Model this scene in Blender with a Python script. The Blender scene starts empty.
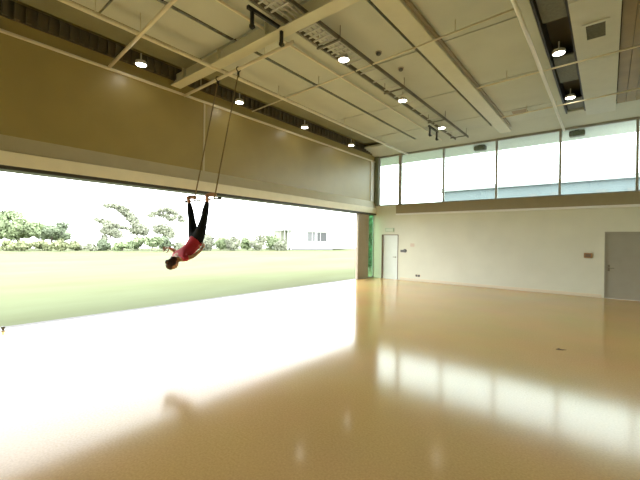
import bpy, bmesh, math, random
from mathutils import Vector, Matrix
random.seed(7)
SC = bpy.context.scene
COL = SC.collection
R = math.radians

# ------------------------------------------------------------------ materials
def mat(name, col, rough=.6, metal=0., vary=0., scale=4., spec=.5, bump=0., emit=None, col2=None, detail=4.):
    m = bpy.data.materials.new(name); m.use_nodes = True
    nt = m.node_tree; p = nt.nodes['Principled BSDF']
    p.inputs['Base Color'].default_value = (*col, 1)
    p.inputs['Roughness'].default_value = rough
    p.inputs['Metallic'].default_value = metal
    p.inputs['Specular IOR Level'].default_value = spec
    if emit:
        p.inputs['Emission Color'].default_value = (*emit[0], 1)
        p.inputs['Emission Strength'].default_value = emit[1]
    if vary or col2 or bump:
        tc = nt.nodes.new('ShaderNodeTexCoord'); no = nt.nodes.new('ShaderNodeTexNoise')
        no.inputs['Scale'].default_value = scale; no.inputs['Detail'].default_value = detail
        nt.links.new(tc.outputs['Object'], no.inputs['Vector'])
        if vary or col2:
            cr = nt.nodes.new('ShaderNodeValToRGB')
            a = tuple(c*(1-vary) for c in col); b = col2 or tuple(min(1, c*(1+vary)) for c in col)
            cr.color_ramp.elements[0].position = .3; cr.color_ramp.elements[1].position = .7
            cr.color_ramp.elements[0].color = (*a, 1); cr.color_ramp.elements[1].color = (*b, 1)
            nt.links.new(no.outputs['Fac'], cr.inputs['Fac']); nt.links.new(cr.outputs['Color'], p.inputs['Base Color'])
        if bump:
            bp = nt.nodes.new('ShaderNodeBump'); bp.inputs['Strength'].default_value = bump
            nt.links.new(no.outputs['Fac'], bp.inputs['Height']); nt.links.new(bp.outputs['Normal'], p.inputs['Normal'])
    return m

def glass_mat(name, tint, refl=1.5):
    m = bpy.data.materials.new(name); m.use_nodes = True; nt = m.node_tree
    nt.nodes.remove(nt.nodes['Principled BSDF'])
    out = nt.nodes['Material Output']
    tr = nt.nodes.new('ShaderNodeBsdfTransparent'); tr.inputs['Color'].default_value = (*tint, 1)
    gl = nt.nodes.new('ShaderNodeBsdfGlossy'); gl.inputs['Roughness'].default_value = .02
    fr = nt.nodes.new('ShaderNodeFresnel'); ge = nt.nodes.new('ShaderNodeNewGeometry'); ma = nt.nodes.new('ShaderNodeMath'); ma.operation = 'MULTIPLY_ADD'
    ma.inputs[1].default_value = 1/refl-refl; ma.inputs[2].default_value = refl      # same reflectance from both faces of the pane
    nt.links.new(ge.outputs['Backfacing'], ma.inputs[0]); nt.links.new(ma.outputs[0], fr.inputs['IOR'])
    mx = nt.nodes.new('ShaderNodeMixShader')
    nt.links.new(fr.outputs[0], mx.inputs[0]); nt.links.new(tr.outputs[0], mx.inputs[1]); nt.links.new(gl.outputs[0], mx.inputs[2])
    nt.links.new(mx.outputs[0], out.inputs[0])
    return m

def floor_mat():
    m = mat('polished_floor', (.45, .28, .105), rough=.1, spec=.24)
    nt = m.node_tree; p = nt.nodes['Principled BSDF']
    tc = nt.nodes.new('ShaderNodeTexCoord')
    n1 = nt.nodes.new('ShaderNodeTexNoise'); n1.inputs['Scale'].default_value = 55; n1.inputs['Detail'].default_value = 6
    n2 = nt.nodes.new('ShaderNodeTexNoise'); n2.inputs['Scale'].default_value = .6; n2.inputs['Detail'].default_value = 3
    cr = nt.nodes.new('ShaderNodeValToRGB'); e = cr.color_ramp.elements
    e[0].position = .3; e[0].color = (.635, .42, .16, 1); e[1].position = .7; e[1].color = (.745, .51, .215, 1)
    mx = nt.nodes.new('ShaderNodeMix'); mx.data_type = 'RGBA'; mx.blend_type = 'MULTIPLY'
    mx.inputs['Factor'].default_value = .25
    nt.links.new(tc.outputs['Object'], n1.inputs['Vector']); nt.links.new(tc.outputs['Object'], n2.inputs['Vector'])
    nt.links.new(n1.outputs['Fac'], cr.inputs['Fac'])
    nt.links.new(cr.outputs['Color'], mx.inputs['A']); nt.links.new(n2.outputs['Color'], mx.inputs['B'])
    nt.links.new(mx.outputs['Result'], p.inputs['Base Color'])
    mr = nt.nodes.new('ShaderNodeMapRange'); mr.inputs['To Min'].default_value = .115; mr.inputs['To Max'].default_value = .15
    nt.links.new(n2.outputs['Fac'], mr.inputs['Value']); nt.links.new(mr.outputs['Result'], p.inputs['Roughness'])
    return m

def grass_mat():
    m = mat('lawn', (.2, .22, .1), rough=.9, spec=.1)
    nt = m.node_tree; p = nt.nodes['Principled BSDF']
    tc = nt.nodes.new('ShaderNodeTexCoord')
    mp = nt.nodes.new('ShaderNodeMapping'); mp.inputs['Scale'].default_value = (1, .35, 1)
    n1 = nt.nodes.new('ShaderNodeTexNoise'); n1.inputs['Scale'].default_value = .22; n1.inputs['Detail'].default_value = 8
    n1.inputs['Roughness'].default_value = .65
    cr = nt.nodes.new('ShaderNodeValToRGB'); e = cr.color_ramp.elements
    e[0].position = .34; e[0].color = (.102, .114, .050, 1); e[1].position = .66; e[1].color = (.125, .148, .075, 1)
    nt.links.new(tc.outputs['Object'], mp.inputs['Vector']); nt.links.new(mp.outputs['Vector'], n1.inputs['Vector'])
    nt.links.new(n1.outputs['Fac'], cr.inputs['Fac']); nt.links.new(cr.outputs['Color'], p.inputs['Base Color'])
    return m

M = dict(
    floor=floor_mat(), lawn=grass_mat(),
    wall=mat('cream_paint', (.66, .66, .545), .5, vary=.03, scale=1.5),
    upper=mat('brown_panelling', (.335, .262, .092), .37, spec=.5, vary=.04, scale=2.),
    fascia=mat('pale_fascia_paint', (.83, .78, .62), .5, vary=.03),
    fascia2=mat('taupe_fascia_paint', (.50, .435, .28), .5, vary=.03),
    taupe=mat('taupe_metal', (.40, .34, .26), .5, vary=.04),
    sill=mat('grey_brown_metal', (.30, .25, .155), .45, vary=.04),
    dark=mat('dark_steel', (.035, .03, .022), .5),
    black=mat('black_steel', (.012, .011, .01), .45),
    panel=mat('ceiling_panel', (.53, .54, .465), .75, vary=.05, scale=1.2),
    deck=mat('roof_deck', (.10, .082, .045), .8, vary=.1),
    dull=mat('olive_deck', (.25, .24, .14), .7, vary=.1, scale=2.),
    steel=mat('painted_steel', (.60, .57, .42), .4, vary=.03),
    rail=mat('cream_pipe', (.74, .67, .5), .3, vary=.03),
    white=mat('white_bulkhead', (.55, .555, .49), .65, vary=.03),
    timber=mat('brown_soffit', (.27, .19, .06), .5, vary=.12, scale=3.),
    grille=mat('green_grey_mesh', (.15, .145, .10), .6, vary=.15, scale=20.),
    ladder=mat('tray_metal', (.16, .14, .11), .45, metal=.3),
    rung=mat('galvanised', (.55, .53, .50), .4, metal=.2),
    lamp=mat('lamp_lens', (1, .97, .9), .3, emit=((1, .95, .82), 18.)),
    lamp_body=mat('lamp_body', (.6, .58, .52), .4),
    frame=mat('window_frame', (.33, .325, .29), .4, vary=.04),
    glass=glass_mat('window_glass', (.90, .97, .945)),
    sideglass=glass_mat('sidelight_glass', (.66, .84, .70)),
    door=mat('taupe_door', (.31, .29, .23), .45, vary=.03),
    pale_door=mat('pale_door', (.72, .76, .73), .35, vary=.02),
    door_frame=mat('brown_frame', (.15, .095, .06), .5),
    metal=mat('brushed_handle', (.18, .16, .12), .3, metal=.7),
    red=mat('red_brown_plastic', (.30, .16, .06), .4), cream=mat('ivory_plastic', (.7, .64, .5), .4),
    grey=mat('dark_grey_plastic', (.10, .10, .095), .4), signgreen=mat('pale_green_sign', (.40, .52, .36), .4),
    signpale=mat('pale_sign_face', (.62, .68, .56), .4), pink=mat('faded_notice', (.63, .53, .43), .6),
    conc=mat('concrete_edge', (.15, .145, .145), .8, vary=.1, scale=8.),
    post=mat('green_grey_post', (.17, .19, .12), .4),
    base=mat('cream_skirting', (.68, .60, .45), .5),
    bwhite=mat('white_render', (.80, .80, .78), .7), bgrey=mat('pale_roof', (.36, .37, .365), .6),
    bdark=mat('dark_pane', (.05, .055, .055), .3), bmid=mat('grey_pane', (.12, .125, .125), .3),  # near-black pane and a mid-grey one
    bluegrey=mat('blue_grey_cladding', (.12, .142, .15), .6, vary=.06, scale=.6),
    plinth=mat('grey_plinth', (.16, .16, .165), .8),
    leafA=mat('leaf_mid', (.22, .27, .15), .7, spec=.2, vary=.28, scale=.5),
    leafB=mat('leaf_yellow', (.25, .275, .15), .7, spec=.2, vary=.25, scale=.6),
    leafC=mat('leaf_grey', (.25, .265, .195), .7, spec=.2, vary=.3, scale=.6),
    leafD=mat('leaf_dark', (.18, .22, .14), .7, spec=.2, vary=.3, scale=.6),
    leafG=mat('leaf_rich', (.07, .22, .09), .6, spec=.3, vary=.5, scale=4.),
    bark=mat('bark', (.17, .145, .115), .9, vary=.2, scale=6.),
    skin=mat('skin', (.40, .19, .10), .5), hair=mat('dark_brown_hair', (.05, .018, .008), .45, vary=.3, scale=20.),
    shirt=mat('red_jersey', (.42, .008, .022), .7, vary=.12, scale=8.),
    legging=mat('black_leggings', (.006, .007, .008), .9, spec=.15), eye=mat('eye_white', (.7, .68, .65), .2),
    iris=mat('iris', (.03, .015, .01), .2), lip=mat('lip', (.38, .10, .08), .5),
    rope=mat('tan_rope', (.24, .17, .08), .8, vary=.2, scale=30.), bar=mat('steel_bar', (.42, .42, .42), .35, metal=.6),
    shadow=mat('painted_shadow', (.12, .07, .03), .8),
)

# ------------------------------------------------------------------ mesh helpers
def link(name, bm, m, parent=None, smooth=False):
    me = bpy.data.meshes.new(name); bm.normal_update(); bm.to_mesh(me); bm.free()
    if smooth:
        for p in me.polygons: p.use_smooth = True
    me.materials.append(m)
    o = bpy.data.objects.new(name, me); COL.objects.link(o)
    if parent is not None:
        o.parent = parent
        o.matrix_parent_inverse = Matrix.Translation(-Vector(parent.location)) if parent.type == 'EMPTY' else Matrix.Identity(4)
        if parent.type != 'EMPTY' and parent.parent is not None: pass
    return o
def empty(name, loc):
    o = bpy.data.objects.new(name, None); o.location = loc; o.empty_display_size = .2; COL.objects.link(o); return o
def tag(o, label=None, cat=None, group=None, kind=None):
    for k, v in (('label', label), ('category', cat), ('group', group), ('kind', kind)):
        if v: o[k] = v
    return o
def struct(name, bm, m, parent=None, smooth=False):
    o = link(name, bm, m, parent, smooth)
    if parent is None: o['kind'] = 'structure'
    return o
def bx(bm, x0, x1, y0, y1, z0, z1, bev=0.):
    t = bmesh.new()
    bmesh.ops.create_cube(t, size=1)
    bmesh.ops.scale(t, vec=(x1-x0, y1-y0, z1-z0), verts=t.verts)
    bmesh.ops.translate(t, vec=((x0+x1)/2, (y0+y1)/2, (z0+z1)/2), verts=t.verts)
    if bev: bmesh.ops.bevel(t, geom=t.edges[:], offset=bev, segments=2, affect='EDGES')
    me = bpy.data.meshes.new('t'); t.to_mesh(me); t.free(); bm.from_mesh(me); bpy.data.meshes.remove(me)
    return bm
def box(*a, bev=0.): return bx(bmesh.new(), *a, bev=bev)
def tube(bm, p, q, r, r2=None, seg=12):
    p = Vector(p); q = Vector(q); d = q-p
    t = bmesh.new()
    bmesh.ops.create_cone(t, cap_ends=True, segments=seg, radius1=r, radius2=r if r2 is None else r2, depth=d.length)
    mt = Matrix.Translation((p+q)/2) @ d.to_track_quat('Z', 'Y').to_matrix().to_4x4()
    bmesh.ops.transform(t, matrix=mt, verts=t.verts)
    me = bpy.data.meshes.new('t'); t.to_mesh(me); t.free(); bm.from_mesh(me); bpy.data.meshes.remove(me)
    return bm
def path(bm, pts, r, seg=10):
    for a, b in zip(pts, pts[1:]): tube(bm, a, b, r, seg=seg)
    return bm
def lathe(bm, prof, c, seg=24):
    rings = []
    for r, z in prof:
        rings.append([bm.verts.new((c[0]+r*math.cos(2*math.pi*i/seg), c[1]+r*math.sin(2*math.pi*i/seg), c[2]+z)) for i in range(seg)])
    for a, b in zip(rings, rings[1:]):
        for i in range(seg): bm.faces.new((a[i], a[(i+1) % seg], b[(i+1) % seg], b[i]))
    bm.faces.new(rings[0][::-1]); bm.faces.new(rings[-1])
    bmesh.ops.recalc_face_normals(bm, faces=bm.faces[:])
    return bm
def ball(bm, c, r, sc=(1, 1, 1), rot=None, seg=14):
    t = bmesh.new(); bmesh.ops.create_uvsphere(t, u_segments=seg, v_segments=seg//2+2, radius=r)
    mt = Matrix.Translation(c) @ (rot.to_4x4() if rot else Matrix.Identity(4)) @ Matrix.Diagonal((*sc, 1))
    bmesh.ops.transform(t, matrix=mt, verts=t.verts)
    me = bpy.data.meshes.new('t'); t.to_mesh(me); t.free(); bm.from_mesh(me); bpy.data.meshes.remove(me)
    return bm

# ------------------------------------------------------------------ room constants
XL, XR, YB, YR = -8.42, 1.35, 14.27, -3.0
ZB = 2.87                       # top of the wide opening
ZC = 5.75                       # ceiling panels

# floor, lawn
struct('floor', box(XL-.02, XR, YR, YB, -.2, 0), M['floor'])
struct('trim_1', box(XL-.32, XL-.02, -2.2, YB+.2, -.2, -.012), M['conc'])
g = bmesh.new()
vs = [g.verts.new(v) for v in ((XL-.32, -40, -.05), (XL-.32, 90, -.05), (-40, 90, -.05), (-45.5, 60, -.05), (-62, 22, -.05), (-66, -40, -.05))]
f = g.faces.new(vs); bmesh.ops.recalc_face_normals(g, faces=[f])
if f.normal.z < 0: f.normal_flip()
ext = bmesh.ops.extrude_face_region(g, geom=[f])
bmesh.ops.translate(g, vec=(0, 0, -.3), verts=[v for v in ext['geom'] if isinstance(v, bmesh.types.BMVert)])
bmesh.ops.recalc_face_normals(g, faces=g.faces[:])
struct('lawn', g, M['lawn'])
g = box(XL-.32, 60, YB+.2, 95, -.35, -.06); struct('rear_ground', g, M['conc'])

# back wall
b = bmesh.new()
D1 = (-7.99, -7.17, 1.98); D2 = (-.08, .87, 2.08)
bx(b, XL, D1[0], YB, YB+.2, 0, 3.28); bx(b, D1[0], D1[1], YB, YB+.2, D1[2], 3.28)
bx(b, D1[1], D2[0], YB, YB+.2, 0, 3.28); bx(b, D2[0], D2[1], YB, YB+.2, D2[2], 3.28)
bx(b, D2[1], XR, YB, YB+.2, 0, 3.28); bx(b, XL, XR, YB, YB+.2, 5.56, 6.3)
bx(b, XL, -8.27, YB, YB+.2, 3.28, 5.56)
struct('wall_back', b, M['wall'])
# sill beam with a pale trim under it
struct('trim_2', box(-7.24, XR, YB-.14, YB, 2.9, 3.28, bev=.01), M['sill'])
struct('trim_3', box(-7.24, XR, YB-.17, YB, 2.83, 2.9, bev=.008), M['bwhite'])
struct('baseboard_back', box(D1[1]+.1, D2[0]-.06, YB-.02, YB, 0, .1, bev=.004), M['base'])

# left wall
b = bmesh.new()
bx(b, XL-.25, XL, -2.2, YB+.2, ZB+.06, 6.3); bx(b, XL-.25, XL, YR, -2.2, 0, 6.3)
struct('wall_left', b, M['upper'])
b = bmesh.new()                     # stepped fascia over the opening
for y0, y1 in ((-2.2, YB),):
    q = [(XL, 3.5), (XL, 3.19), (XL+.13, 3.19), (XL+.10, 3.21)]
    v0 = [b.verts.new((x, y0, z)) for x, z in q]; v1 = [b.verts.new((x, y1, z)) for x, z in q]
    n = len(q)
    for i in range(n): b.faces.new((v0[i], v0[(i+1) % n], v1[(i+1) % n], v1[i]))
    b.faces.new(v0); b.faces.new(v1[::-1])
bmesh.ops.recalc_face_normals(b, faces=b.faces[:])
struct('trim_4', b, M['fascia2'])
struct('trim_5', box(XL, XL+.14, -2.2, YB, 2.94, 3.19, bev=.008), M['fascia'])
struct('trim_6', box(XL-.25, XL+.12, -2.2, YB, ZB, 2.94), M['dark'])
struct('trim_7', box(XL, XL+.05, YR, YB, 5.30, 5.36, bev=.012), M['rail'])          # pale rail high on the wall
struct('trim_14', box(XL, -8.2, YB-.05, YB, 3.28, 5.56, bev=.008), M['post'])
struct('reflection_strip', box(XL, XL+.02, 13.93, 14.2, 3.5, 5.3), M['bwhite'])  # pale strip painting the window's reflection on the glossy wall
struct('trim_8', box(XL, XL+.018, 5.32, 5.37, 3.5, 5.30), M['fascia2'])              # upright joint strip
b = bmesh.new()                     # ribbed dark flashing at the wall head
bx(b, XL, XL+.03, YR, YB, 5.60, 5.93)
y = YR
while y < YB-.1:
    bx(b, XL+.03, XL+.08, y, y+.08, 5.62, 5.90); y += .17
struct('trim_9', b, M['deck'])
# end column of the opening and the glazed sidelight
struct('pillar_trim_10', box(XL-.12, XL, 12.95, 13.80, 0, ZB, bev=.006), M['taupe']).name = 'trim_10'
w = struct('window_7', bx(bx(box(XL-.05, XL+.005, 13.80, 13.815, 0, ZB), XL-.05, XL+.005, YB-.03, YB, 0, ZB), XL-.05, XL+.005, 13.815, YB-.03, 0, .05), M['frame'])
o = link('pane', box(XL-.02, XL-.012, 13.815, YB-.03, .05, ZB), M['sideglass'], w)

# right, rear walls
struct('wall_right', box(XR, XR+.2, YR, YB+.2, 0, 6.3), M['wall'])
struct('wall_rear', box(XL-.25, XR+.2, YR-.2, YR, 0, 6.3), M['wall'])

# roof, soffit
struct('roof', box(XL-2.0, XR+1.2, YR-.4, 16.3, 6.3, 6.5), M['deck'])
struct('roof_soffit', box(XL-1.2, XR+1.2, YB+.2, 16.25, 5.56, 5.75), M['white'])

# windows
edges = [-8.27, -7.17, -5.23, -3.25, -1.28, .66, XR]
for i in range(6):
    x0, x1 = edges[i], edges[i+1]
    mw = .035; ml = .07 if i in (0, 1) else mw; 
    b = bmesh.new()
    lw = .10 if i == 0 else (.08 if i == 1 else mw); rw = .05 if i == 0 else mw
    bx(b, x0, x0+lw, YB+.03, YB+.13, 3.28, 5.56); bx(b, x1-rw, x1, YB+.03, YB+.13, 3.28, 5.56)
    bx(b, x0+lw, x1-rw, YB+.03, YB+.13, 3.28, 3.33); bx(b, x0+lw, x1-rw, YB+.03, YB+.13, 5.48, 5.56)
    w = struct('window_%d' % (i+1), b, M['frame'])
    link('pane', box(x0+lw, x1-rw, YB+.075, YB+.085, 3.33, 5.48), M['glass'], w)

# doors
b = bmesh.new(); bx(b, D1[0], D1[0]+.07, YB-.02, YB+.15, 0, D1[2]); bx(b, D1[1]-.03, D1[1], YB-.01, YB+.15, 0, D1[2]); bx(b, D1[0]+.07, D1[1]-.03, YB-.01, YB+.15, D1[2]-.03, D1[2])
d = struct('door_1', box(D1[0]+.07, D1[1]-.03, YB+.02, YB+.065, 0, D1[2]-.03, bev=.002), M['pale_door'])
link('door_frame', b, M['door_frame'], d)
b = bmesh.new(); tube(b, (D1[1]-.12, YB+.02, .98), (D1[1]-.12, YB-.03, .98), .022); tube(b, (D1[1]-.11, YB-.03, .98), (D1[1]-.24, YB-.03, .98), .011)
link('door_handle', b, M['metal'], d)
b = bmesh.new(); bx(b, D2[0], D2[0]+.035, YB-.012, YB+.15, 0, D2[2]); bx(b, D2[1]-.035, D2[1], YB-.012, YB+.15, 0, D2[2]); bx(b, D2[0]+.035, D2[1]-.035, YB-.012, YB+.15, D2[2]-.035, D2[2])
d = struct('door_2', box(D2[0]+.035, D2[1]-.035, YB+.02, YB+.065, 0, D2[2]-.035, bev=.002), M['door'])
link('door_frame', b, M['door'], d)
b = bmesh.new(); tube(b, (.03, YB+.02, .95), (.03, YB-.04, .95), .026); tube(b, (.02, YB-.04, .95), (.16, YB-.04, .95), .013); bx(b, .005, .055, YB+.012, YB+.02, .85, 1.05)
link('door_handle', b, M['metal'], d)

# small things on the back wall
e = empty('exit_sign', (-7.59, YB, 2.18))
tag(e, 'small pale green sign fixed on the cream wall above the pale door', 'sign')
link('sign_box', box(-7.80, -7.38, YB-.05, YB, 2.11, 2.27, bev=.008), M['signgreen'], e)
link('sign_face', box(-7.77, -7.41, YB-.055, YB-.05, 2.13, 2.25), M['signpale'], e)
e = empty('alarm_switch', (-.49, YB, 1.32))
tag(e, 'small red-brown square box on the cream wall left of the taupe door', 'alarm')
link('housing', box(-.60, -.38, YB-.05, YB, 1.24, 1.40, bev=.012), M['red'], e)
link('face_plate', box(-.56, -.42, YB-.058, YB-.05, 1.275, 1.365, bev=.004), M['door_frame'], e)
e = empty('door_control', (-6.89, YB, 1.27))
tag(e, 'dark grey two-box door control on the wall right of the pale door', 'switch')
link('backplate', box(-7.05, -6.88, YB-.04, YB, 1.21, 1.31, bev=.01), M['grey'], e)
link('knob', bx(tube(bmesh.new(), (-6.82, YB, 1.27), (-6.82, YB-.07, 1.27), .055, .045), -6.9, -6.8, YB-.03, YB, 1.20, 1.35), M['grey'], e)
tag(link('wall_notice', box(-6.60, -6.42, YB-.008, YB, 1.46, 1.60), M['pink']), 'small faded pinkish notice on the cream wall, above and right of the dark door control', 'notice')
e = empty('power_outlet', (-6.24, YB, .22))
tag(e, 'dark double wall socket low on the cream wall just above the floor', 'socket')
link('outlet_plate', box(-6.37, -6.11, YB-.014, YB, .17, .30, bev=.006), M['cream'], e)
link('socket', box(-6.34, -6.25, YB-.03, YB-.014, .19, .28, bev=.006), M['grey'], e)
link('socket', box(-6.23, -6.14, YB-.03, YB-.014, .19, .28, bev=.006), M['grey'], e)

# small things on the floor
e = empty('floor_bolt', (-8.30, 1.32, 0))
tag(e, 'small grey bolt stub standing on the floor at the lawn edge, far left', 'bolt')
link('bolt_plate', lathe(bmesh.new(), [(.045, 0), (.045, .012), (.04, .016)], (-8.30, 1.32, 0), 16), M['bar'], e)
link('bolt_head', lathe(bmesh.new(), [(.02, .016), (.02, .05), (.028, .052), (.028, .075), (.02, .082)], (-8.30, 1.32, 0), 12), M['grey'], e)
b = bmesh.new()
pp = [(-.06, 0, .004), (-.02, .025, .02), (.03, .02, .006), (.085, .0, .022), (.03, -.022, .01), (-.02, -.02, .004)]
v = [b.verts.new((-.57+x, 6.79+y, z)) for x, y, z in pp]; c0 = b.verts.new((-.56, 6.79, .018))
for i in range(6): b.faces.new((v[i], v[(i+1) % 6], c0))
ext = bmesh.ops.extrude_face_region(b, geom=b.faces[:]); bmesh.ops.translate(b, vec=(0, 0, -.004), verts=[q for q in ext['geom'] if isinstance(q, bmesh.types.BMVert)])
bmesh.ops.recalc_face_normals(b, faces=b.faces[:])
tag(link('floor_shadow', b, M['shadow']), 'tiny thin painted scrap lying alone on the polished floor', 'shadow')  # thin floor shadow built as a small dark brown piece

# ------------------------------------------------------------------ ceiling
b = bmesh.new()
ys = [YR, -1.9, .5, 2.35, 4.28]
def rows(x0, x1, seams, z=ZC, t=.05, gap=.02):
    for a, c in zip(seams, seams[1:]): bx(b, x0+.01, x1-.01, a+gap, c-gap, z, z+t)
seams = [YR, .1, 2.4, 4.45, 7.1, 9.62, 12.05, YB]
rows(-7.2, -6.02, seams); rows(-5.94, -4.78, seams); rows(-4.72, -3.2, seams)
rows(-2.70, -1.30, seams); rows(-1.30, -1.06, [YR, YB])
struct('ceiling', b, M['panel'])
b = bmesh.new()
q = [(13.25, 5.752), (14.27, 5.55), (14.27, 5.62), (13.25, 5.82)]
v0 = [b.verts.new((XL, y, z)) for y, z in q]; v1 = [b.verts.new((XR, y, z)) for y, z in q]
for i in range(4): b.faces.new((v0[i], v0[(i+1) % 4], v1[(i+1) % 4], v1[i]))
b.faces.new(v0[::-1]); b.faces.new(v1); bmesh.ops.recalc_face_normals(b, faces=b.faces[:])
struct('ceiling_edge', b, M['panel'])
b = bmesh.new(); bx(b, XL, XR, YR, YB, 6.12, 6.3); struct('ceiling_deck', b, M['deck'])
struct('ceiling_strip', box(XL+.12, -7.22, YR, YB, 5.93, 5.98), M['dull'])
b = bmesh.new(); 
for a, c in zip(seams, seams[1:]): bx(b, -.56, .13, a+.008, c-.008, ZC-.08, ZC+.1)
struct('ceiling_bulkhead', b, M['white'])
b = bmesh.new()
x = .15
while x < XR-.01:
    bx(b, x, min(x+.19, XR), YR, YB, ZC, ZC+.05); x += .2
struct('ceiling_boards', b, M['timber'])
# dark service slot with mesh panels
b = bmesh.new(); bx(b, -1.06, -1.02, YR, YB, ZC-.02, 6.1); bx(b, -.60, -.56, YR, YB, ZC-.02, 6.1); struct('trim_11', b, M['dark'])
for k, (a, c) in enumerate(((2.2, 4.9), (5.1, 7.75), (9.35, 10.9), (12.3, 14.0))):
    e = tag(link('mesh_panel', box(-1.0, -.62, a, c, ZC+.06, ZC+.09), M['grille']),
        ['green-grey mesh panel in the dark ceiling slot, nearest the viewer', 'green-grey mesh panel in the dark ceiling slot just before its first lamp', 'green-grey mesh panel in the dark ceiling slot between its two lamps', 'green-grey mesh panel in the dark ceiling slot beyond its farther lamp by the window'][k], 'ceiling panel', 'mesh panels in the ceiling slot')

# steel beams
def ibeam_y(x0, x1, y0, y1, z0, z1):
    b = bmesh.new(); xm = (x0+x1)/2
    bx(b, x0, x1, y0, y1, z0, z0+.03); bx(b, x0, x1, y0, y1, z1-.03, z1); bx(b, xm-.02, xm+.02, y0, y1, z0+.03, z1-.03); return b
b = bmesh.new(); ym = 4.53
bx(b, XL, -1.07, ym-.13, ym+.13, 5.46, 5.49); bx(b, XL, -1.07, ym-.03, ym+.03, 5.49, 5.75)
for x in (-7.9, -6.5, -5.0, -3.5, -2.1): bx(b, x-.012, x+.012, ym-.12, ym+.12, 5.49, 5.745)
tag(link('cross_beam', b, M['steel']), 'wide cream steel beam crossing the whole ceiling above the trapeze', 'beam')
b = bmesh.new(); bx(b, -3.06, -2.68, 4.68, YB, 5.62, 5.80, bev=.01); bx(b, -3.06, -2.68, YR, 4.38, 5.62, 5.80, bev=.01)
tag(link('long_beam', b, M['steel']), 'broad cream boxed beam running along the ceiling toward the windows', 'beam')
b = bmesh.new(); bx(b, -2.675, -2.62, YR, YB, 5.69, 5.80); struct('beam_shade_strip', b, M['sill'])  # dark strip added for the shadow along the beam's right side

# pipes
def pipe(name, p, q, r, label, hang=(), m='rail', group='ceiling conduits'):
    e = empty(name, p); tag(e, label, 'pipe', group)
    link('tube', tube(bmesh.new(), p, q, r, seg=14), M[m], e, True)
    for h in hang: 
        hb = bmesh.new(); tube(hb, (h[0], h[1], h[2]), (h[0], h[1], h[3]), .008, seg=8); link('hanger', hb, M['steel'], e)
    return e
pipe('ceiling_pipe', (-6.78, YR+.02, 5.46), (-6.78, YB-.02, 5.46), .038, 'cream pipe running below the ceiling, nearest the left brown wall', [(-6.78, y, 5.49, 5.75) for y in (2.2, 6.5, 9.5, 12)])
pipe('ceiling_pipe', (-5.10, YR+.02, 5.68), (-5.10, YB-.02, 5.68), .025, 'thin cream pipe tight under the ceiling just left of the ladder tray', [(-5.10, y, 5.70, 5.75) for y in (3, 8, 12)])
pipe('ceiling_pipe', (-1.18, YR+.02, 5.46), (-1.18, YB-.02, 5.46), .035, 'cream pipe running below the ceiling just left of the dark slot', [(-1.18, y, 5.49, 5.75) for y in (6.2, 9.6, 12)])
pipe('ceiling_pipe', (XL+.06, 3.0, 5.36), (-4.6, 2.72, 5.36), .032, 'cream cross pipe nearest the viewer, starting at the left wall rail', [(-6.6, 2.865, 5.39, 5.75)])
pipe('rigging_pipe', (XL+.06, 4.74, 5.30), (-4.5, 4.66, 5.30), .034, 'cream cross pipe the trapeze ropes hang from, behind the wide beam', [(-7.6, 4.725, 5.33, 5.75), (-5.3, 4.675, 5.33, 5.75)])
pipe('ceiling_pipe', (XL+.1, 6.90, 5.52), (-1.22, 6.45, 5.52), .018, 'thin cross conduit under the ceiling beyond the wide beam', [(-5.6, 6.726, 5.53, 5.75), (-2.2, 6.513, 5.53, 5.75)])
pipe('ceiling_pipe', (-2.6, 9.26, 5.53), (XR, 9.1, 5.53), .018, 'thin cross conduit passing under the pale bulkhead, nearer the viewer', [(-1.9, 9.227, 5.54, 5.75), (.6, 9.133, 5.54, 5.75)])
pipe('ceiling_pipe', (-2.6, 11.9, 5.53), (XR, 11.6, 5.53), .018, 'thin cross conduit passing under the pale bulkhead, nearer the windows', [(-1.9, 11.85, 5.54, 5.75), (.6, 11.66, 5.54, 5.75)])

# ladder cable tray
e = empty('cable_tray', (-4.22, 4, 5.5)); tag(e, 'dark metal ladder cable tray running along the ceiling to the windows', 'cable tray')
link('side_rail', box(-4.47, -4.445, YR+.05, 13.4, 5.50, 5.58), M['ladder'], e)
link('side_rail', box(-4.015, -3.99, YR+.05, 13.4, 5.50, 5.58), M['ladder'], e)
y = YR+.2; r0_ = None
while y < 13.3:
    if not (4.15 < y < 4.65):
        if r0_ is None: r0_ = link('rung', box(-4.445, -4.015, -.015, .015, 5.51, 5.53), M['rung']); o = r0_
        else: o = r0_.copy(); COL.objects.link(o)
        o.parent = e; o.location = (0, y, 0); o['label'] = 'pale metal rung'
    y += .55 if y > 6.2 else .14
b = bmesh.new()
for x in (-4.33, -4.23, -4.12): tube(b, (x, YR+.1, 5.545), (x, 6.0, 5.545), .014, seg=8)
link('cables', b, M['rung'], e)
for y in (5.35, 8.05, 10.9, 13.0):
    b = bmesh.new(); bx(b, -4.52, -3.94, y, y+.04, 5.475, 5.50); tube(b, (-4.5, y+.02, 5.5), (-4.5, y+.02, 5.75), .008, seg=8); tube(b, (-3.96, y+.02, 5.5), (-3.96, y+.02, 5.75), .008, seg=8)
    link('trapeze_bracket', b, M['ladder'], e)

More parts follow.
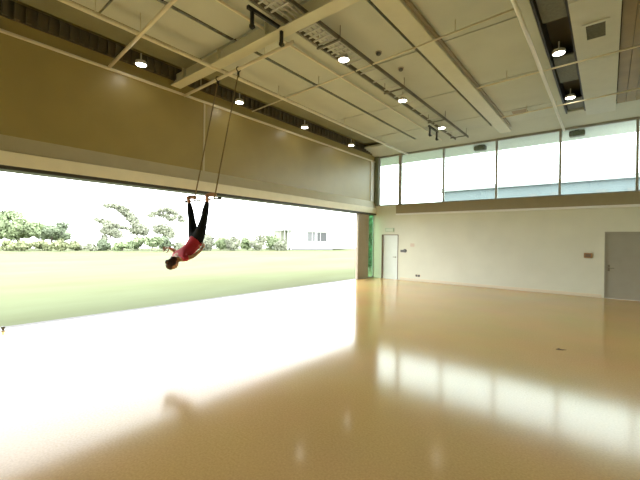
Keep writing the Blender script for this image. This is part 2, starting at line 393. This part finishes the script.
# rigging brackets: dark rails with two drop arms each
def bracket(x, y0, y1, label):
    e = empty('rigging_bracket', (x, (y0+y1)/2, 5.5)); tag(e, label, 'bracket', 'dark rigging brackets')
    link('bracket_rail', box(x-.03, x+.03, y0-.1, y1+.1, 5.47, 5.53, bev=.006), M['black'], e)
    for y in (y0, y1): link('drop_arm', box(x-.025, x+.025, y-.03, y+.03, 5.22, 5.47, bev=.006), M['black'], e)
    for y in (y0, y1): link('hook', bx(bx(bmesh.new(), x-.03, x+.03, y-.035, y+.035, 5.20, 5.25), x-.02, x+.06, y-.02, y+.02, 5.18, 5.21), M['black'], e)
bracket(-4.62, 3.80, 4.48, 'black rigging bracket with two drop arms beside the tray, nearest the viewer')
bracket(-4.62, 11.35, 11.95, 'black rigging bracket with two drop arms beside the tray, by the windows')

# ------------------------------------------------------------------ lamps
def make_lamp(x, y, z, label):
    e = empty('ceiling_lamp', (x, y, z)); tag(e, label, 'lamp', 'round ceiling lamps')
    link('lamp_housing', lathe(bmesh.new(), [(.07, .09), (.11, .07), (.118, .02), (.118, 0), (.104, 0), (.104, .012)], (x, y, z)), M['lamp_body'], e)
    link('lamp_lens', lathe(bmesh.new(), [(.103, .012), (.10, -.004), (.06, -.013), (.015, -.016)], (x, y, z)), M['lamp'], e)
    link('stem', tube(bmesh.new(), (x, y, z+.085), (x, y, z+.19+.06), .014), M['lamp_body'], e)
    return e
ordn = ['nearest', 'second nearest', 'third', 'farthest']
for i, y in enumerate((3.44, 6.07, 8.75, 11.5)):
    make_lamp(-7.86, y, 5.42, 'glowing round lamp along the brown left wall, ' + ['nearest the viewer', 'second from the viewer, by the trapeze ropes', 'third from the viewer', 'farthest, by the window corner'][i])
for i, y in enumerate((6.0, 8.72, 11.6)):
    make_lamp(-4.32, y, 5.46, 'glowing round lamp hung at the ladder tray, ' + ['nearest the viewer', 'middle of that row', 'nearest the windows'][i])
for i, y in enumerate((8.7, 11.55)):
    make_lamp(-.83, y, 5.6, 'glowing round lamp in the dark ceiling slot, ' + ['nearer the viewer', 'nearer the windows'][i])

# detectors, vents
for (x, y), l in (((-3.93*.985, 6.65), 'small dark detector on the ceiling right of the tray, nearer the viewer'), ((-3.87*.985, 7.58), 'small dark detector on the ceiling right of the tray, farther one')):
    e = empty('smoke_detector', (x, y, ZC)); tag(e, l, 'detector', 'ceiling detectors')
    link('detector_base', lathe(bmesh.new(), [(.07, 0), (.07, -.02)], (x, y, ZC), 18), M['taupe'], e)
    link('detector_head', lathe(bmesh.new(), [(.055, -.02), (.05, -.055), (.03, -.07)], (x, y, ZC), 18), M['grey'], e)
def vent(x, y, wx, wy, z, label, m):
    e = empty('ceiling_vent', (x, y, z)); tag(e, label, 'vent', 'ceiling vents')
    b = bmesh.new(); t = .06
    bx(b, x-wx, x+wx, y-wy, y-wy+t, z-.02, z); bx(b, x-wx, x+wx, y+wy-t, y+wy, z-.02, z)
    bx(b, x-wx, x-wx+t, y-wy+t, y+wy-t, z-.02, z); bx(b, x+wx-t, x+wx, y-wy+t, y+wy-t, z-.02, z)
    link('vent_frame', b, M['white'], e)
    b = bmesh.new(); bx(b, x-wx+t, x+wx-t, y-wy+t, y+wy-t, z-.006, z)
    yy = y-wy+t+.03
    while yy < y+wy-t-.02: bx(b, x-wx+t, x+wx-t, yy, yy+.02, z-.016, z-.004); yy += .05
    link('grille', b, m, e)
vent(-.22, 8.3, .20, .34, ZC-.08, 'square framed air vent with grey grille in the pale bulkhead', M['grille'])
vent(-2.15, 12.3, .27, .26, ZC, 'flat grey vent in the ceiling panels close to the windows', M['taupe'])

# exterior soffit lights
for x, y, l in ((-4.0, 14.95, 'dark box light under the outside soffit, seen through the second wide window pane'), (-.86, 14.85, 'dark box light under the outside soffit, seen through the rightmost pane')):
    e = empty('soffit_light', (x, y, 5.4)); tag(e, l, 'outdoor light', 'soffit lights')
    link('light_body', box(x-.22, x+.22, y-.12, y+.12, 5.36, 5.53, bev=.02), M['grille'], e)
    link('mount', box(x-.06, x+.06, y-.06, y+.06, 5.53, 5.56), M['grey'], e)

# ------------------------------------------------------------------ trapeze
TL, TR = Vector((-6.88, 4.70, 5.30)), Vector((-6.14, 4.70, 5.30))
BL, BR = Vector((-6.34, 3.83, 2.43)), Vector((-5.66, 3.83, 2.43))
e = empty('trapeze', (-6.5, 4.70, 5.30)); tag(e, 'trapeze of two tan ropes and a steel bar swinging from the ceiling', 'trapeze')
for a, c in ((TL, BL), (TR, BR)):
    top = a+Vector((0, 0, -.09))
    link('rope', tube(bmesh.new(), top, c, .013, seg=10), M['rope'], e, True)
    h = bmesh.new()
    n = 12; pts = [a+Vector((0, .048*math.cos(t*2*math.pi/n), .048*math.sin(t*2*math.pi/n))) for t in range(n+1)]
    path(h, pts, .012, 8); tube(h, a+Vector((0, 0, -.05)), a+Vector((0, 0, -.16)), .024, seg=10)
    link('hook', h, M['black'], e)
b = bmesh.new(); tube(b, (-6.60, 3.83, 2.43), (-5.52, 3.83, 2.43), .017, seg=14)
link('bar', b, M['bar'], e, True)
b = bmesh.new(); tube(b, (-6.66, 3.83, 2.43), (-6.585, 3.83, 2.43), .028); link('end_cap', b, M['black'], e)
b = bmesh.new(); tube(b, (-5.53, 3.83, 2.43), (-5.47, 3.83, 2.43), .026); link('end_cap', b, M['black'], e)

# ------------------------------------------------------------------ person hanging by the ankles, back arched
def skin(verts, edges, sub=2):
    """grow a skin around a graph: verts = [(co, rx[, ry])]; vertex 0 is the root"""
    me = bpy.data.meshes.new('g'); me.from_pydata([tuple(v[0]) for v in verts], edges, [])
    o = bpy.data.objects.new('g', me); COL.objects.link(o)
    md = o.modifiers.new('s', 'SKIN'); md.use_smooth_shade = True
    lay = me.skin_vertices[0].data
    for i, v in enumerate(verts):
        lay[i].radius = (v[1], v[2] if len(v) > 2 else v[1]); lay[i].use_root = (i == 0)
    s = o.modifiers.new('u', 'SUBSURF'); s.levels = sub; s.render_levels = sub
    dg = bpy.context.evaluated_depsgraph_get(); dg.update()
    r = bpy.data.meshes.new_from_object(o.evaluated_get(dg))
    bpy.data.objects.remove(o); bpy.data.meshes.remove(me)
    return r
def merge(meshes):
    b = bmesh.new()
    for m in meshes: b.from_mesh(m); bpy.data.meshes.remove(m)
    return b
V = Vector
pel = V((-6.06, 3.75, 1.66))
hipL, hipR = V((-6.165, 3.755, 1.70)), V((-5.965, 3.755, 1.70))
kneL, kneR = V((-6.28, 3.775, 2.06)), V((-5.85, 3.775, 2.06))
ankL, ankR = V((-6.385, 3.775, 2.41)), V((-5.745, 3.775, 2.41))
wst = V((-6.06, 3.665, 1.53)); rib = V((-6.055, 3.545, 1.42)); che = V((-6.05, 3.43, 1.345)); nkb = V((-6.045, 3.345, 1.30)); nkt = V((-6.04, 3.29, 1.262))
shL, shR = V((-6.225, 3.385, 1.335)), V((-5.875, 3.385, 1.315))
elR, wrR = V((-5.86, 3.555, 1.345)), V((-5.87, 3.735, 1.465))
elL, wrL = V((-6.42, 3.52, 1.43)), V((-6.37, 3.37, 1.50))
hdc = V((-6.035, 3.235, 1.215))       # head centre
DX = V((-.05, 0, .01))
for q in (pel, hipL, hipR, kneL, kneR, ankL, ankR, wst, rib, che, nkb, nkt, shL, shR, elR, wrR, elL, wrL, hdc): q += DX
for q in (nkb, nkt, shL, shR, hdc): q += V((0, .035, 0))
def mid(a, b, t=.5): return a.lerp(b, t)
bodyv = [(pel, .11, .09), (wst, .098, .085), (rib, .115, .092), (che, .13, .095), (nkb, .07, .065), (nkt, .05, .05),
         (hipL, .075), (mid(hipL, kneL), .072), (kneL, .052), (mid(kneL, ankL, .35), .053), (ankL, .032),
         (hipR, .075), (mid(hipR, kneR), .072), (kneR, .052), (mid(kneR, ankR, .35), .053), (ankR, .032),
         (shL, .055), (mid(shL, elL), .043), (elL, .036), (mid(elL, wrL, .35), .035), (wrL, .024),
         (shR, .055), (mid(shR, elR), .043), (elR, .036), (mid(elR, wrR, .35), .035), (wrR, .024)]
bodye = [(0, 1), (1, 2), (2, 3), (3, 4), (4, 5), (0, 6), (6, 7), (7, 8), (8, 9), (9, 10), (0, 11), (11, 12), (12, 13), (13, 14), (14, 15),
         (3, 16), (16, 17), (17, 18), (18, 19), (19, 20), (3, 21), (21, 22), (22, 23), (23, 24), (24, 25)]
# feet: heel, instep, ball, toes hooked over the bar towards +Y
def foot(bv, be, ia, a, out):
    n = len(bv); 
    bv += [(a+V((0, -.025, .075)), .044), (a+V((out*.01, .06, .095)), .045, .04), (a+V((out*.02, .13, .10)), .048, .028), (a+V((out*.022, .185, .09)), .042, .018)]
    be += [(ia, n), (n, n+1), (n+1, n+2), (n+2, n+3)]
foot(bodyv, bodye, 10, ankL, -1); foot(bodyv, bodye, 15, ankR, 1)
parts = [skin(bodyv, bodye)]
# head frame: u = crown direction, f = face direction, s = side
u = (hdc-nkt).normalized(); u = V((0, -.80, -.60)).normalized()
s = V((1, 0, 0)); f = s.cross(u).normalized()
if f.z > 0: f = -f
def H(a, c, d): return hdc+s*a+f*c+u*d
rotH = Matrix((s, f, u)).transposed()
hm = bmesh.new(); bmesh.ops.create_uvsphere(hm, u_segments=28, v_segments=20, radius=1)
for v in hm.verts:
    x, y, z = v.co
    k = 1-.26*max(0, -z)**1.3                       # jaw narrows
    px, py, pz = x*.074*k, y*.092*(1-.10*max(0, -z)), z*.112
    if y > 0 and z < 0: py += .010*max(0, -z)       # chin
    if y > .5: py -= .010*math.exp(-((z-.12)/.16)**2)*max(0, abs(x)*2.2-.25)   # eye sockets
    v.co = H(px, py, pz)
me = bpy.data.meshes.new('h'); hm.to_mesh(me); hm.free(); parts.append(me)
nose = bmesh.new()
ball(nose, H(0, .092, -.018), .013, (1, 1.3, 1.1), rotH); tube(nose, H(0, .085, .018), H(0, .096, -.014), .007, .011, seg=10)
for sx in (-1, 1): ball(nose, H(sx*.073, -.004, -.005), .027, (.32, .62, 1.1), rotH)
tube(nose, nkt, H(0, -.02, -.07), .05, .05, seg=16)
me = bpy.data.meshes.new('n'); nose.to_mesh(me); nose.free(); parts.append(me)
# hands
def hand(w, d, up, side):
    """w wrist, d finger direction, up back of the hand, side toward the thumb"""
    d.normalize(); side.normalize(); up.normalize(); ms = []
    P = lambda a, b_, c: w+d*a+side*b_+up*c
    ms.append(skin([(P(-.02, 0, 0), .024, .02), (P(.03, 0, 0), .036, .016), (P(.075, 0, 0), .038, .014)], [(0, 1), (1, 2)]))
    for k, (off, L) in enumerate(((.028, .070), (.010, .078), (-.010, .072), (-.028, .056))):
        ms.append(skin([(P(.065, off, 0), .0095), (P(.075+L*.45, off*1.15, -.004), .009), (P(.075+L*.78, off*1.2, -.016), .008), (P(.075+L, off*1.2, -.034), .007)], [(0, 1), (1, 2), (2, 3)], 1))
    ms.append(skin([(P(.012, .022, -.004), .013), (P(.04, .052, -.012), .0105), (P(.068, .064, -.02), .0095), (P(.088, .064, -.026), .008)], [(0, 1), (1, 2), (2, 3)], 1))
    return ms
parts += hand(wrR, V((.0, .45, .85)), V((1, .1, 0)), V((0, -.9, .4)))
parts += hand(wrL, V((.15, -.75, -.12)), V((-.8, .1, .5)), V((.2, .1, -.9)))
pb = merge(parts)
person = link('person', pb, M['skin'], None, True)
tag(person, 'person in red top and black leggings hanging upside down from the trapeze by the ankles', 'person')
def wear(name, vs, es, m):
    o = link(name, merge([skin(vs, es)]), M[m], None, True); o.parent = person; return o
I = lambda p, r, r2=None: (p, r, r2 or r)
wear('leggings', [I(mid(pel, wst, .8), .138, .12), I(pel, .148, .128), I(hipL, .106), I(mid(hipL, kneL), .094), I(kneL, .068), I(mid(kneL, ankL, .35), .068), I(mid(kneL, ankL, .95), .042),
                 I(hipR, .106), I(mid(hipR, kneR), .094), I(kneR, .068), I(mid(kneR, ankR, .35), .068), I(mid(kneR, ankR, .95), .042)],
     [(0, 1), (1, 2), (2, 3), (3, 4), (4, 5), (5, 6), (1, 7), (7, 8), (8, 9), (9, 10), (10, 11)], 'legging')
wear('shirt', [I(mid(pel, wst, -.45), .158, .145), I(mid(pel, wst, .3), .158, .142), I(wst, .145, .128), I(rib, .148, .12), I(che, .155, .12), I(mid(che, nkb, .75), .085, .08),
               I(shL, .068), I(mid(shL, elL, .55), .056), I(shR, .068), I(mid(shR, elR, .55), .056)],
     [(0, 1), (1, 2), (2, 3), (3, 4), (4, 5), (4, 6), (6, 7), (4, 8), (8, 9)], 'shirt')
hb = bmesh.new(); bmesh.ops.create_uvsphere(hb, u_segments=28, v_segments=20, radius=1)
for v in hb.verts:
    x, y, z = v.co
    sy = 1.0
    if y > .15: sy = .97 if z > .55 else .80
    lock = 1+.04*math.sin(9*math.atan2(x, y))
    v.co = H(x*.085*lock*(1 if y < .35 or z > .5 else .7), y*.104*sy-.012, z*.124+.008)
    if z < -.4: v.co = v.co+f*(-.03)
ball(hb, H(0, -.095, .06), .042, (1, 1, 1), rotH)
o = link('hair', hb, M['hair'], None, True); o.parent = person
for sx in (-1, 1):
    eb = bmesh.new(); ball(eb, H(sx*.030, .076, .012), .0125, (1.15, .8, .8), rotH)
    o = link('eye', eb, M['eye'], None, True); o.parent = person
    ib = bmesh.new(); ball(ib, H(sx*.030, .0845, .012), .0055, (1, .5, 1), rotH); o2 = link('iris', ib, M['iris'], None, True); o2.parent = o
    bb = bmesh.new(); tube(bb, H(sx*.015, .089, .032), H(sx*.045, .080, .034), .004); o = link('eyebrow', bb, M['hair'], None, True); o.parent = person
lb = bmesh.new(); ball(lb, H(0, .084, -.052), .018, (1.3, .35, .42), rotH); o = link('mouth', lb, M['lip'], None, True); o.parent = person

# ------------------------------------------------------------------ outside: trees, hedge, buildings
def leaves(blobs, n, size, rnd):
    """leaf quads scattered through ellipsoid clumps; blobs = [(centre, (rx, ry, rz))]"""
    vs, fs = [], []
    vol = [r[0]*r[1]*r[2] for _, r in blobs]; tot = sum(v**.67 for v in vol)
    for (c, r), v in zip(blobs, vol):
        for _ in range(max(8, int(n*v**.67/tot))):
            d = V((rnd.gauss(0, 1), rnd.gauss(0, 1), rnd.gauss(0, 1))).normalized()
            k = rnd.random()**.4
            p = V((c[0]+d.x*r[0]*k, c[1]+d.y*r[1]*k, c[2]+d.z*r[2]*k))
            if p.z < .0: p.z = rnd.random()*.3
            nrm = (d+V((rnd.uniform(-1, 1), rnd.uniform(-1, 1), rnd.uniform(-.6, 1)))*.9).normalized()
            a = nrm.orthogonal().normalized(); b_ = nrm.cross(a)
            t = rnd.uniform(0, 6.28); a, b_ = a*math.cos(t)+b_*math.sin(t), b_*math.cos(t)-a*math.sin(t)
            L = size*rnd.uniform(.6, 1.3); W = L*.55
            i = len(vs); vs += [p-a*L, p-b_*W, p+a*L, p+b_*W]; fs.append((i, i+1, i+2, i+3))
    me = bpy.data.meshes.new('l'); me.from_pydata([tuple(v) for v in vs], [], fs); me.update()
    b = bmesh.new(); b.from_mesh(me); bpy.data.meshes.remove(me); return b
def clumps(c, r, k, cr, rnd):
    out = []
    for _ in range(k):
        d = V((rnd.gauss(0, 1), rnd.gauss(0, 1), rnd.gauss(0, .8))).normalized()*rnd.uniform(.45, .9)
        q = cr*rnd.uniform(.7, 1.25)
        out.append(((c[0]+d.x*r[0], c[1]+d.y*r[1], max(q*.4, c[2]+d.z*r[2])), (q, q, q*.75)))
    return out
def tree(name, base, blobs, n, leaf, m, label, cat='tree', trunk=None, group='trees across the lawn', seed=1):
    rnd = random.Random(seed)
    e = empty(name, base); tag(e, label, cat, group)
    b = bmesh.new()
    for chain, r0, r1 in (trunk or []):
        k = len(chain)-1
        for i in range(k): tube(b, chain[i], chain[i+1], r0+(r1-r0)*i/k, r0+(r1-r0)*(i+1)/k, seg=8)
    if trunk: link('trunk', b, M['bark'], e)
    link('foliage', leaves(blobs, n, leaf, rnd), M[m], e)
    return e
S = 6.55                                           # metres per 100 px at the far side, roughly; points below are world metres
far = lambda t: V((-55.3+t*20.3, 8.4+t*45.4, -.05))   # t = 0 at the left edge of the view, 1 at the opening's end column
dirF = V((20.3, 45.4, 0)).normalized(); awayF = V((-.91, .41, 0))
def up(t, h, back=0, along=0): 
    p = far(t)+awayF*back+dirF*along; return V((p.x, p.y, h))
rnd = random.Random(3)
# far(t): pixel column is roughly 0..358 for t = 0..1
T = {0: 0, 40: .07}
def colx(px):                                      # table of base points worked out for the far hedge line
    tab = ((0, -55.3, 8.43), (75, -52.3, 15.1), (100, -51.2, 17.56), (110, -50.76, 18.58), (165, -48.04, 24.64), (210, -45.55, 30.2), (280, -41.07, 40.19), (335, -36.9, 49.5), (358, -34.97, 53.8))
    for a, c in zip(tab, tab[1:]):
        if a[0] <= px <= c[0]:
            k = (px-a[0])/(c[0]-a[0]); return V((a[1]+(c[1]-a[1])*k, a[2]+(c[2]-a[2])*k, 0))
    a, c = tab[0], tab[1]; k = (px-a[0])/(c[0]-a[0]); return V((a[1]+(c[1]-a[1])*k, a[2]+(c[2]-a[2])*k, 0))
def at(px, h, back=0):
    p = colx(px); d = V((p.x, p.y, 0)).normalized(); return (p.x+d.x*back, p.y+d.y*back, h)
# near 0.12 m per pixel at the far left, 0.15 at the hedge centre, 0.17 by the building
def tr(px, top, back=0): return [at(px, -.1, back), at(px+.5, top*.5, back), at(px, top, back)]
bl = clumps(at(15, 2.9, 2), (2.9, 2.9, 2.3), 34, .9, rnd)
tree('round_tree', at(17, -.05, 2), bl, 9000, .2, 'leafA', 'full round green tree at the far left edge of the lawn', trunk=[(tr(17, 3.6, 2), .22, .1)], seed=2)
bl = clumps(at(50, 2.2, 8), (2.0, 2.0, 1.8), 24, .75, rnd)
tree('round_tree', at(50, -.05, 8), bl, 6500, .2, 'leafD', 'darker lower tree leaning against the full round tree at far left', trunk=[(tr(50, 2.8, 8), .18, .08)], seed=3)
# wispy trees: crooked stems with flat sprays of leaf
def wispy(name, px, back, stems, sprays, n, m, label, seed):
    b0 = at(px, -.1, back); chains = []
    for st in stems:
        chains.append(([V(b0)]+[V(at(p, h, back+d)) for p, h, d in st], .13, .035))
    bl = [(at(p, h, back+d), (rx*1.35, rx*1.35, rz*1.5)) for p, h, d, rx, rz in sprays]
    tree(name, b0, bl, int(n*3), .17, m, label, trunk=chains, seed=seed)
wispy('wispy_tree', 110, 1, [[(110, 1.5, 0), (109, 2.7, 0), (103, 3.7, 0)], [(110, 1.5, 0), (113, 2.9, .5), (118, 3.4, .5)]],
      [(99, 3.9, 0, .55, .22), (104, 3.7, .3, .6, .25), (108, 3.2, 0, .6, .3), (114, 3.3, .4, .6, .25), (120, 3.0, .3, .5, .2), (106, 2.5, .2, .6, .4), (112, 2.4, .2, .7, .4), (117, 2.0, .2, .6, .4), (104, 1.4, 0, .35, .45), (126, 2.9, .3, .35, .18)], 1300, 'leafC',
      'thin pale tree with flat sparse sprays, left of the leaning tree', 5)
wispy('leaning_tree', 136, 3, [[(136, 1.8, 0), (133, 3.4, 0), (126, 4.6, 0), (117, 5.6, 0), (110, 5.9, 0)], [(136, 1.8, 0), (140, 2.9, .5)]],
      [(107, 6.0, 0, .55, .22), (112, 6.05, 0, .6, .28), (117, 5.9, 0, .65, .28), (122, 5.5, 0, .65, .35), (126, 5.0, .2, .65, .4), (130, 4.4, 0, .6, .4), (134, 3.7, 0, .6, .5), (138, 3.1, 0, .7, .5), (142, 2.6, 0, .7, .5), (133, 2.6, 0, .5, .4)], 1600, 'leafC',
      'tall leaning tree whose crown arcs left above the shrubs', 6)
wispy('arching_tree', 163, 4, [[(163, 2.2, 0), (162, 3.6, 0), (158, 4.9, 0), (153, 5.2, 0)], [(163, 2.2, 0), (167, 4.2, .4), (172, 5.3, .4)], [(163, 2.2, 0), (173, 3.9, .6), (179, 4.5, .4)]],
      [(150, 4.9, 0, .5, .22), (155, 5.3, 0, .6, .25), (160, 5.8, .2, .6, .25), (166, 5.9, .2, .7, .25), (172, 5.6, .3, .7, .3), (177, 5.0, .3, .6, .3), (181, 4.4, .3, .5, .3), (164, 5.0, .2, .6, .3), (170, 4.6, .2, .6, .3), (157, 3.0, 0, .7, .6), (164, 2.9, 0, .8, .6), (169, 2.4, 0, .7, .7)], 1500, 'leafC',
      'tall airy tree with an arching crown behind the hanging person', 7)
# shrubs and hedge bushes
def bush(px, h, w, m, label, n=1600, back=0, cat='shrub', group='shrubs along the lawn', leaf=.17, seed=1):
    r = random.Random(seed)
    bl = clumps(at(px, h*.42, back), (w*.36, w*.36, h*.42), 12, h*.3, r)
    tree('shrub', at(px, -.05, back), bl, n, leaf, m, label, cat, group=group, trunk=[(tr(px, h*.6, back), .06, .03)], seed=seed)
bush(4, 1.3, 2.6, 'leafB', 'low yellow-green shrub at the frame edge, below the full round tree', seed=11, back=-2.2)
bush(22, 1.25, 2.8, 'leafB', 'low yellow-green shrub right below the full round tree', seed=12, back=-4.0)
bush(41, 1.35, 2.6, 'leafB', 'low yellow-green shrub below the darker tree at far left', seed=13, back=-2.2)
bush(59, 1.5, 2.4, 'leafB', 'tallest yellow-green shrub, right end of the low yellow row', seed=14, back=-4.0)
bush(75, 1.2, 1.9, 'leafB', 'pale small shrub in the gap between the round trees and thin trees', seed=15, back=-2.2)
bush(90, .95, 2.2, 'leafC', 'lowest pale grey-green shrub left of the thin pale tree', seed=16, back=-3.6)
bush(104, 1.8, 1.5, 'leafD', 'small dark shrub at the foot of the thin pale tree', seed=17, back=-2.0)
bush(122, 1.5, 2.6, 'leafA', 'green shrub under the leaning tree, left one', seed=18, back=-3.4)
bush(137, 2.2, 2.6, 'leafA', 'green shrub under the leaning tree, right one', seed=19, back=-1.2)
bush(151, 2.3, 2.7, 'leafA', 'green shrub under the arching tree, left one', n=1100, seed=20, back=-3.8)
bush(164, 2.0, 2.4, 'leafD', 'dark green shrub at the foot of the arching tree', seed=21, back=-1.2)
bush(178, 1.4, 2.2, 'leafC', 'pale low shrub behind the head of the hanging person', seed=22, back=-3.4)
for k, (px, h) in enumerate(((193, 1.9), (207, 2.8), (220, 2.5), (233, 2.5), (246, 2.3), (258, 2.6), (270, 2.7), (281, 2.0))):
    bush(px, h, 2.2, 'leafC' if k % 2 else 'leafA', ['pale bush of the far hedge, hidden behind the black leggings', 'tall bush of the far hedge just right of the leggings', 'second hedge bush right of the hanging person',
        'third hedge bush right of the hanging person', 'fourth hedge bush right of the hanging person', 'fifth hedge bush right of the hanging person', 'tall grey-green hedge bush next but one to the white house', 'last hedge bush, against the white house'][k],
        n=2200, back=(-2.4 if k % 2 else .4), group='bushes of the far hedge', seed=30+k)

# white house at the far side (local frame: a = along the facade, d = away from us)
hA = V((-40.72, 40.98, 0)); hB = V((-35.3, 53.0, 0)); ha = (hB-hA).normalized(); hd = V((-ha.y, ha.x, 0))
mw = Matrix((( ha.x, hd.x, 0, hA.x), (ha.y, hd.y, 0, hA.y), (0, 0, 1, -.05), (0, 0, 0, 1)))
def hpart(name, bm, m, par):
    bmesh.ops.transform(bm, matrix=mw, verts=bm.verts); return link(name, bm, m, par)
e = empty('white_house', tuple(hA)); tag(e, 'low white house with two dark windows on the far side of the lawn', 'house')
hpart('wall', box(1.1, 13.2, .0, 6, .25, 3.3), M['bwhite'], e)
hpart('plinth', box(1.1, 8.8, -.12, 5.5, 0, .3), M['plinth'], e)
hpart('porch_wall', box(-.2, 1.1, 1.4, 5, 0, 3.2), M['leafC'], e)
for x in (-.15, .45, 1.0): hpart('porch_post', box(x, x+.1, .0, .1, 0, 3.2), M['bwhite'], e)
b = bmesh.new()
for (x0, x1, z0, z1) in ((-.5, 9.2, 2.9, 4.1),):
    q = [(-.5, 2.9), (3, 3.35), (3, 3.35), (-.5, 2.9)]
    vv = [b.verts.new(p) for p in ((x0, -.5, 3.2), (x1, -.5, 3.2), (x1, 6.4, 3.2), (x0, 6.4, 3.2), (x0, -.5, 3.3), (x1, -.5, 3.3), (x1-1, 3, z1+.2), (x0+1, 3, z1+.2), (x1, 6.4, 3.3), (x0, 6.4, 3.3))]
    for fidx in ((3, 2, 1, 0), (0, 1, 5, 4), (4, 5, 6, 7), (7, 6, 8, 9), (2, 3, 9, 8), (1, 2, 8, 6, 5), (3, 0, 4, 7, 9)): b.faces.new([vv[i] for i in fidx])
hpart('roof', b, M['bgrey'], e)
for x0, x1, m in ((4.0, 5.4, 'bmid'), (5.75, 7.6, 'bdark')):
    fb = bmesh.new(); z0, z1 = 1.45, 3.0
    bx(fb, x0-.08, x0, -.05, .02, z0-.08, z1+.08); bx(fb, x1, x1+.08, -.05, .02, z0-.08, z1+.08); bx(fb, x0, x1, -.05, .02, z1, z1+.08); bx(fb, x0, x1, -.05, .02, z0-.08, z0)
    xm = x0+(x1-x0)*(.62 if x0 < 5 else .35); bx(fb, xm-.03, xm+.03, -.05, .02, z0, z1)
    w = hpart('window_frame', fb, M['bwhite'], e)
    pb_ = box(x0, x1, -.03, -.01, z0, z1); bmesh.ops.transform(pb_, matrix=mw, verts=pb_.verts)
    p_ = link('pane', pb_, M[m]); p_.parent = w; p_.matrix_parent_inverse = w.matrix_parent_inverse.copy() if False else Matrix.Identity(4)
    p_.matrix_parent_inverse = (Matrix.Translation(-Vector(e.location)) @ Matrix.Identity(4)) if False else Matrix.Identity(4)
hpart('vent_slot', box(8.3, 9.3, -.03, .01, 2.75, 2.9), M['bgrey'], e)
# second roof behind
e = empty('gabled_shed', tuple(hA+hd*9+ha*8)); tag(e, 'pale gabled roof rising behind the white house', 'shed')
hpart('wall', box(5.5, 12.5, 9, 14, 0, 3.6), M['bwhite'], e)
b = bmesh.new()
vv = [b.verts.new(p) for p in ((5.2, 8.7, 3.6), (12.8, 8.7, 3.6), (12.8, 14.3, 3.6), (5.2, 14.3, 3.6), (5.2, 11.5, 5.3), (12.8, 11.5, 5.3))]
for fidx in ((3, 2, 1, 0), (0, 1, 5, 4), (2, 3, 4, 5), (1, 2, 5), (3, 0, 4)): b.faces.new([vv[i] for i in fidx])
hpart('roof', b, M['bgrey'], e)

# greenery beyond the sidelight
r_ = random.Random(9)
bl = clumps((-10.55, 17.5, 2.0), (.55, .6, 2.3), 48, .42, r_)
tree('leafy_shrub', (-10.55, 17.5, -.05), bl, 13000, .07, 'leafG', 'rich green shrub standing outside the narrow glass strip', 'shrub', trunk=[([V((-10.55, 17.5, -.06)), V((-10.53, 17.48, 1.2)), V((-10.55, 17.5, 2.6))], .04, .02)], group='', seed=9)

# neighbouring building outside the high windows
e = empty('neighbouring_building', (-3, 32, 0)); tag(e, 'long low blue-grey building seen through the high windows', 'building')
link('wall', box(-11.7, 14, 32, 42, -.05, 6.2), M['bluegrey'], e)
link('roof_edge', box(-12.0, 14.3, 31.7, 42.3, 6.2, 6.5), M['bgrey'], e)
for k, x in enumerate((-4.6, -3.2, -.4, 1.3)):
    w = link('window_frame', box(x-.35, x+.35, 31.95, 32.02, 5.0, 5.6), M['bluegrey'], e)
    p_ = link('pane', box(x-.3, x+.3, 31.93, 31.96, 5.05, 5.55), M['bmid'])
    p_.parent = w

# nested children of world-space meshes: undo the parent's own offset so that they stay where they were built
bpy.context.view_layer.update()
for o in list(SC.objects):
    if o.parent is not None:
        o.matrix_parent_inverse = o.parent.matrix_world.inverted()
        bpy.context.view_layer.update()

# ------------------------------------------------------------------ light, camera
w = bpy.data.worlds.new('overcast'); SC.world = w; w.use_nodes = True
bg = w.node_tree.nodes['Background']; bg.inputs[0].default_value = (.955, .99, 1, 1); bg.inputs[1].default_value = 6.0

cam = bpy.data.cameras.new('camera'); co = bpy.data.objects.new('camera', cam); COL.objects.link(co); SC.camera = co
cam.sensor_width = 36; cam.lens = 353.3*36/640; cam.clip_end = 500
yaw, pitch, roll = .6839, -.0007, .0146
fw = V((-math.sin(yaw)*math.cos(pitch), math.cos(yaw)*math.cos(pitch), math.sin(pitch)))
r0 = V((math.cos(yaw), math.sin(yaw), 0)); u0 = r0.cross(fw)
r1 = r0*math.cos(roll)+u0*math.sin(roll); u1 = -r0*math.sin(roll)+u0*math.cos(roll)
m3 = Matrix((r1, u1, -fw)).transposed()
co.matrix_world = Matrix.Translation((0, 0, 1.7)) @ m3.to_4x4()

SC.view_settings.view_transform = 'Standard'; SC.view_settings.look = 'None'
SC.view_settings.exposure = 0.55; SC.view_settings.gamma = 1; SC.view_settings.use_curve_mapping = False
cy = SC.cycles
cy.max_bounces = 10; cy.diffuse_bounces = 6; cy.glossy_bounces = 5; cy.transparent_max_bounces = 12
cy.use_denoising = True; cy.sample_clamp_indirect = 12
